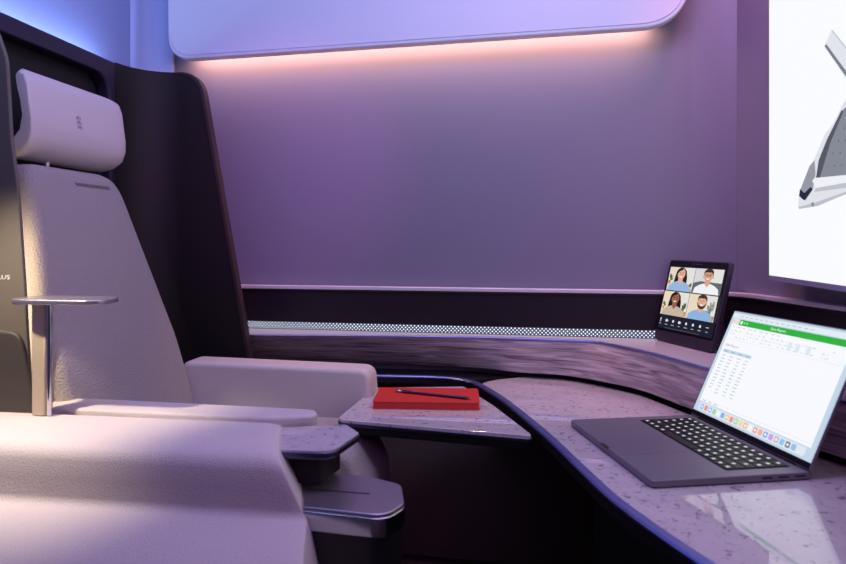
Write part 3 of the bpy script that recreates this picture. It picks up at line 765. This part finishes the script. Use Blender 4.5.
for k in range(9):       # cluster of small slanted dashes forming a leaf
    r_, c = divmod(k, 3)
    vv = -.002+(c-1)*.0055+(r_-1)*.001; zz = zc+.098+(1-r_)*.011-abs(c-1)*.002
    pts = [(vv-.002, zz-.004), (vv+.001, zz-.003), (vv+.002, zz+.004), (vv-.001, zz+.003)]
    f = [bm.verts.new((-.125+.0125-(z-(zc+.08))*.14+.0012, v, z)) for v, z in pts]; bm.faces.new(f)
from_bm('emblem', bm, M['logo'], hr, smooth=False)
for v_ in (-.045,): lab(from_bm('headrest_post', cyl_bm((-.165, v_, 1.18), (-.165, v_, 1.33), .007, .007, 12), M['chrome'], seat), 'metal headrest post')
# seat cushion, far armrest, front of seat
bm = prism_bm(rnd([(-.02, -.19), (.31, -.19), (.33, .215), (-.02, .23)], .03, 5), .44, .60)
from_bm('seat_cushion', bm, M['fabric'], seat, bev=.03, seg=4)
bm = prism_bm(rnd([(-.10, -.24), (.30, -.24), (.32, .26), (-.10, .26)], .05, 5), .06, .45)
from_bm('seat_base', bm, M['plastic'], seat, bev=.01, seg=3)
fa = [seat_local(ray(182, 1.74), 1.74), seat_local(ray(373, 1.71), 1.71)]
print('arm', fa)
ua0, ua1 = fa[0][0], seat_local(ray(375, 1.70), 1.70)[0]
ua0 -= .008; ua1 -= .008
sec = rnd([(ua0+.035, .30), (ua1+.02, .30), (ua1+.012, .60), (ua1, .783), (ua0, .793), (ua0+.012, .60)], [.03, .04, .3, .035, .03, .3], 7)
bm = extr_bm(sec, .245, .34, lambda v, u, z: Vector((u, v, z)))
fa_ = lab(from_bm('far_armrest', bm, M['fabric2'], seat, bev=.014, seg=4, ang=50), 'high padded armrest on the wall side')

# near armrest: padded pod in front, separate pieces
def armf(u, v, z): return Vector((u+.50*max(0, .785-z), v, z))
# section coordinates v (seat local), from inner top edge towards the viewer
def vloc(d, x=-.4): return seat_local(x, d)[1]
secn = [(-.268, 0.560), (-.268, 0.777), (-.272, 0.787), (-.285, 0.792), (-.34, 0.794), (-.395, 0.791), (-.420, 0.786), (-.433, 0.777), (-.440, 0.763), (-.443, 0.735), (-.444, 0.707), (-.446, 0.699), (-.454, 0.693), (-.50, 0.675), (-.55, 0.649), (-.62, 0.600), (-.66, 0.560)]
uend = seat_local(-.216, 1.0)[0]
print('uend', uend)
ust = -.62
bm = bmesh.new(); rg = []
# lengthwise rings, with rounded front end
cz = .69; cv = -.37
for (u, s_) in ((ust, 1), (-.3, 1), (0, 1), (.29, 1), (.42, 1), (uend-.03, 1), (uend-.014, .99), (uend-.004, .975), (uend, .95)):
    sk = lambda v: -.062*min(1, max(0, (v+.46)/.19)) if u > .3 else 0
    rg.append([bm.verts.new(armf(u+sk(v), cv+(v-cv)*s_, cz+(z-cz)*s_)) for v, z in secn])
n = len(secn)
for i in range(len(rg)-1):
    for j in range(n): bm.faces.new((rg[i][j], rg[i][(j+1) % n], rg[i+1][(j+1) % n], rg[i+1][j]))
bm.faces.new(rg[0]); bm.faces.new(rg[-1][::-1])
arm = lab(from_bm('near_armrest', bm, M['fabric2'], seat), 'broad cream padded side console in the foreground')
# inner lip pad of the near armrest
ip = rnd([(-.044, -.264), (.47, -.275), (.545, -.245), (.53, -.205), (.10, -.187), (-.044, -.190)], [.02, .1, .02, .04, .05, .02], 6)
bm = prism_bm(ip, .75, .799)
il = lab(from_bm('inner_arm_pad', bm, M['fabric2'], seat, bev=.006, seg=3), 'narrow padded lip along the armrest')

# lettering on the near wing
bm = bmesh.new()
text_mesh('PLUS', .0115, lambda x, y: Vector((-.0985+x*1.45, vn-.0096, 1.046+y)), bm, 0)
let = from_bm('lettering', bm, M['letter'], None, smooth=False); let.parent = bpy.data.objects['near_wing']; let['label'] = 'pale lettering'
# dark pocket on the near wing
pk = rnd([(US-.03, .70), (.0, .70), (-.008, .83), (-.036, .945), (US-.03, .958)], [0, .03, .05, .03, 0], 6)
bm = extr_bm(pk, vn-.020, vn-.0092, lambda v, u, z: Vector((u, v, z)))
lab(from_bm('side_pocket', bm, M['taupedark'], shell, smooth=False, bev=.006), 'dark rounded pocket at the shell side')

# ------------------------------------------------------------------ little table on a post
ctd = 1.20
ct = thing('cocktail_table', 'small slim metal table on a flat post rising from the armrest', 'table', P(ray(67, ctd), ctd, .7945), TH-SA)
hz_ = 1.013-.7945
pl_ = rnd([(-.093, -.045), (.092, -.045), (.092, .04), (-.093, .04)], .035, 7)
bm = prism_bm(pl_, hz_-.009, hz_+.001)
from_bm('table_plate', bm, M['silver'], ct, bev=.003, seg=3)
pxw = lambda p: ray(p, ctd)-ray(67, ctd)
bm = prism_bm(rnd([(pxw(32.5), -.012), (pxw(48), -.012), (pxw(48), .010), (pxw(32.5), .010)], .004, 3), 0, hz_-.009)
lab(from_bm('post', bm, M['post'], ct), 'flat champagne post')
bm = cyl_bm((pxw(51), -.008, 0), (pxw(51), -.008, hz_-.009), .0045, .0045, 14)
lab(from_bm('support_rod', bm, M['rim'], ct), 'chrome rod beside the post')

# ------------------------------------------------------------------ marble armrest tray
at_ = thing('armrest_tray', 'small marble tray projecting from the end of the cream armrest', 'tray', P(-.2, 1.11, .6), TH-SA)
def LL(px, py, z, t=at_):
    x, d = onz(px, py, z); w = P(x, d, 0)-Vector((t.location.x, t.location.y, 0)); a = -t.rotation_euler[2]
    return (w.x*math.cos(a)-w.y*math.sin(a), w.x*math.sin(a)+w.y*math.cos(a))
ztr = .782
trp = [LL(272, 428, ztr), LL(276, 450, ztr), LL(332, 451.5, ztr), LL(359, 433, ztr), LL(346, 424.5, ztr)]
trr = rnd(trp, [.004, .004, .03, .012, .012], 6)
bm = prism_bm(trr, ztr-.004-.6, ztr-.6)
lab(from_bm('marble_top', bm, M['marble'], at_, smooth=False), 'speckled marble top')
cxx = sum(p[0] for p in trr)/len(trr); cyy = sum(p[1] for p in trr)/len(trr)
bm = prism_bm([(cxx+(x-cxx)*1.03, cyy+(y-cyy)*1.03) for x, y in trr], ztr-.014-.6, ztr-.002-.6)
lab(from_bm('metal_rim', bm, M['darkmetal'], at_, bev=.003), 'metal rim')
bm = prism_bm([(cxx+(x-cxx)*.72-.012, cyy+(y-cyy)*.7) for x, y in trr], .12, ztr-.014-.6)
lab(from_bm('support', bm, M['wing'], at_, bev=.006), 'dark support block')

# ------------------------------------------------------------------ metal topped storage pod
sp_ = thing('storage_pod', 'dark rounded storage pod with a brushed metal lid beside the armrest', 'storage box', P(-.13, 1.02, 0), TH-SA)
zl = .712
lp = [LL(302, 472, zl, sp_), LL(302, 507, zl, sp_), LL(386, 516, zl, sp_), LL(405, 503, zl, sp_), LL(402, 484, zl, sp_), LL(366, 475, zl, sp_)]
lr = rnd(lp, [.004, .004, .04, .03, .03, .05], 8)
cxx = sum(p[0] for p in lr)/len(lr); cyy = sum(p[1] for p in lr)/len(lr)
sc_ = lambda k: [(cxx+(x-cxx)*k, cyy+(y-cyy)*k) for x, y in lr]
bm = prism_bm(sc_(.985), zl-.012, zl); lab(from_bm('lid', bm, M['silver'], sp_, bev=.004, seg=3), 'brushed metal lid')
bm = prism_bm(sc_(1.0), zl-.036, zl-.006); lab(from_bm('rim', bm, M['rim'], sp_, bev=.010, seg=4), 'polished metal rim')
bm = prism_bm(sc_(.955), 0.0, zl-.032, fn=lambda a, b, z: Vector((cxx+(a-cxx)*(1-.06*(zl-z)), cyy+(b-cyy)*(1-.06*(zl-z)), z)))
lab(from_bm('body', bm, M['plastic'], sp_, bev=.004), 'black body')
g0, g1 = LL(306, 489, zl, sp_), LL(370, 494, zl, sp_)
bm = prism_bm([(g0[0], g0[1]-.0012), (g1[0], g1[1]-.0012), (g1[0], g1[1]+.0012), (g0[0], g0[1]+.0012)], zl-.001, zl+.0006)
lab(from_bm('lid_groove', bm, M['dark'], sp_, smooth=False), 'fine dark groove in the lid')

# ------------------------------------------------------------------ footrest bulk beyond the pods
fb_ = thing('leg_rest', 'dim padded leg rest in the shadow under the small marble table', 'leg rest', P(-.26, 1.47, 0), TH-SA)
sec = rnd([(-.09, .38), (.15, .38), (.155, .58), (.11, .672), (-.09, .672)], [.02, .08, .08, .05, .02], 7)
bm = extr_bm(sec, -.10, .17, lambda v, u, z: Vector((u, v, z)))
from_bm('pad', bm, M['fabric'], fb_, bev=.02, seg=4, ang=50)
bm = box_bm(-.10, .06, -.06, .12, 0, .385); lab(from_bm('leg', bm, M['plastic'], fb_, smooth=False), 'black support')

# ------------------------------------------------------------------ lights
def area(name, loc, target, sx, sy, power, c, spread=180):
    l = bpy.data.lights.new(name, 'AREA'); l.shape = 'RECTANGLE'; l.size = sx; l.size_y = sy; l.energy = power; l.color = c; l.spread = math.radians(spread)
    o = bpy.data.objects.new(name, l); COL.objects.link(o); o.location = loc
    dv = (Vector(target)-Vector(loc)).normalized(); o.rotation_euler = dv.to_track_quat('-Z', 'Y').to_euler()
    return o
def bar(name, p0, p1, aim, wd, power, c, spread=180):
    """long thin light from p0 to p1 facing direction aim"""
    p0 = Vector(p0); p1 = Vector(p1); l = bpy.data.lights.new(name, 'AREA'); l.shape = 'RECTANGLE'; l.size = (p1-p0).length; l.size_y = wd
    l.energy = power; l.color = c; l.spread = math.radians(spread)
    o = bpy.data.objects.new(name, l); COL.objects.link(o)
    x = (p1-p0).normalized(); z = -(Vector(aim)-Vector(aim).dot(x)*x).normalized(); y = z.cross(x)
    m = Matrix((x, y, z)).transposed().to_4x4(); m.translation = (p0+p1)/2; o.matrix_world = m
    return o
# warm LED bar behind the overhead panel's lower edge
sl = (out[2][1]-out[1][1])/(out[2][0]-out[1][0])
xa, xb = out[1][0]+.05, out[2][0]-.09
bar('warm_panel_light', (xa, PY+.055, out[1][1]+.045+(xa-out[1][0])*sl), (xb, PY+.055, out[1][1]+.045+(xb-out[1][0])*sl), (0, .12, -1), .012, 3.8, (1, .56, .38), 150)
def SW(u, v, z):
    r = seatrot; return Vector((seatloc.x+u*math.cos(r)-v*math.sin(r), seatloc.y+u*math.sin(r)+v*math.cos(r), z))
bar('shell_cove_light', SW(US-.068, -.36, ZTOP-.022), SW(US-.068, .36, ZTOP-.022), (-.25, 0, 1), .014, 1.8, (.50, .66, 1), 170)
area('ceiling_mood_light', P(-.2, .9, 2.3), P(-.3, 2.0, 1.6), 1.6, .5, 14, (.30, .47, 1))
area('violet_mood_light', P(.15, 1.0, 2.3), P(.0, 1.25, .8), 1.3, .5, 7.8, (.93, .54, .97))
area('aisle_side_fill', P(.4, -.3, 1.6), P(-.1, 1.6, .9), .8, .6, 2.8, (.72, .28, 1))  # added pink-violet fill from the viewer's side, no fitting there
area('corner_red_fill', P(.80, 1.60, 2.25), P(.93, 1.80, 1.0), .08, .08, .8, (1, .25, .45), 70)  # added fill to redden the wall corner, no fitting of its own
bar('side_glow_lamp', SW(-.092, -.250, .86), SW(-.120, -.250, 1.16), (SW(.10, .0, .5)-SW(0, -.266, .8)), .008, .40, (1, .80, .50), 170)
def spot(name, loc, tgt, e, c, size, blend=.9, soft=.05):
    l = bpy.data.lights.new(name, 'SPOT'); l.energy = e; l.color = c; l.spot_size = math.radians(size); l.spot_blend = blend; l.shadow_soft_size = soft
    o = bpy.data.objects.new(name, l); COL.objects.link(o); o.location = loc
    o.rotation_euler = (Vector(tgt)-Vector(loc)).to_track_quat('-Z', 'Y').to_euler()
spot('magenta_wall_fill', P(-.1, .85, 1.75), P(-.50, 2.1, 1.32), 20, (.85, .16, .80), 46, 1.0)  # added free-standing spot that tints the left part of the side wall
sp = bpy.data.lights.new('reading_lamp', 'SPOT'); sp.energy = 40; sp.color = (1, .84, .60); sp.spot_size = math.radians(48); sp.spot_blend = .8; sp.shadow_soft_size = .02
so = bpy.data.objects.new('reading_lamp', sp); COL.objects.link(so); so.location = SW(-.15, -.58, 1.50)
so.rotation_euler = (SW(.05, -.27, .78)-so.location).to_track_quat('-Z', 'Y').to_euler()

w = bpy.data.worlds.new('world'); S.world = w; w.use_nodes = True
bg = w.node_tree.nodes['Background']; bg.inputs[0].default_value = (.36, .30, .60, 1); bg.inputs[1].default_value = .09
S.view_settings.view_transform = 'Standard'; S.view_settings.look = 'None'; S.view_settings.gamma = 1; S.view_settings.exposure = 0
S.view_settings.use_curve_mapping = False
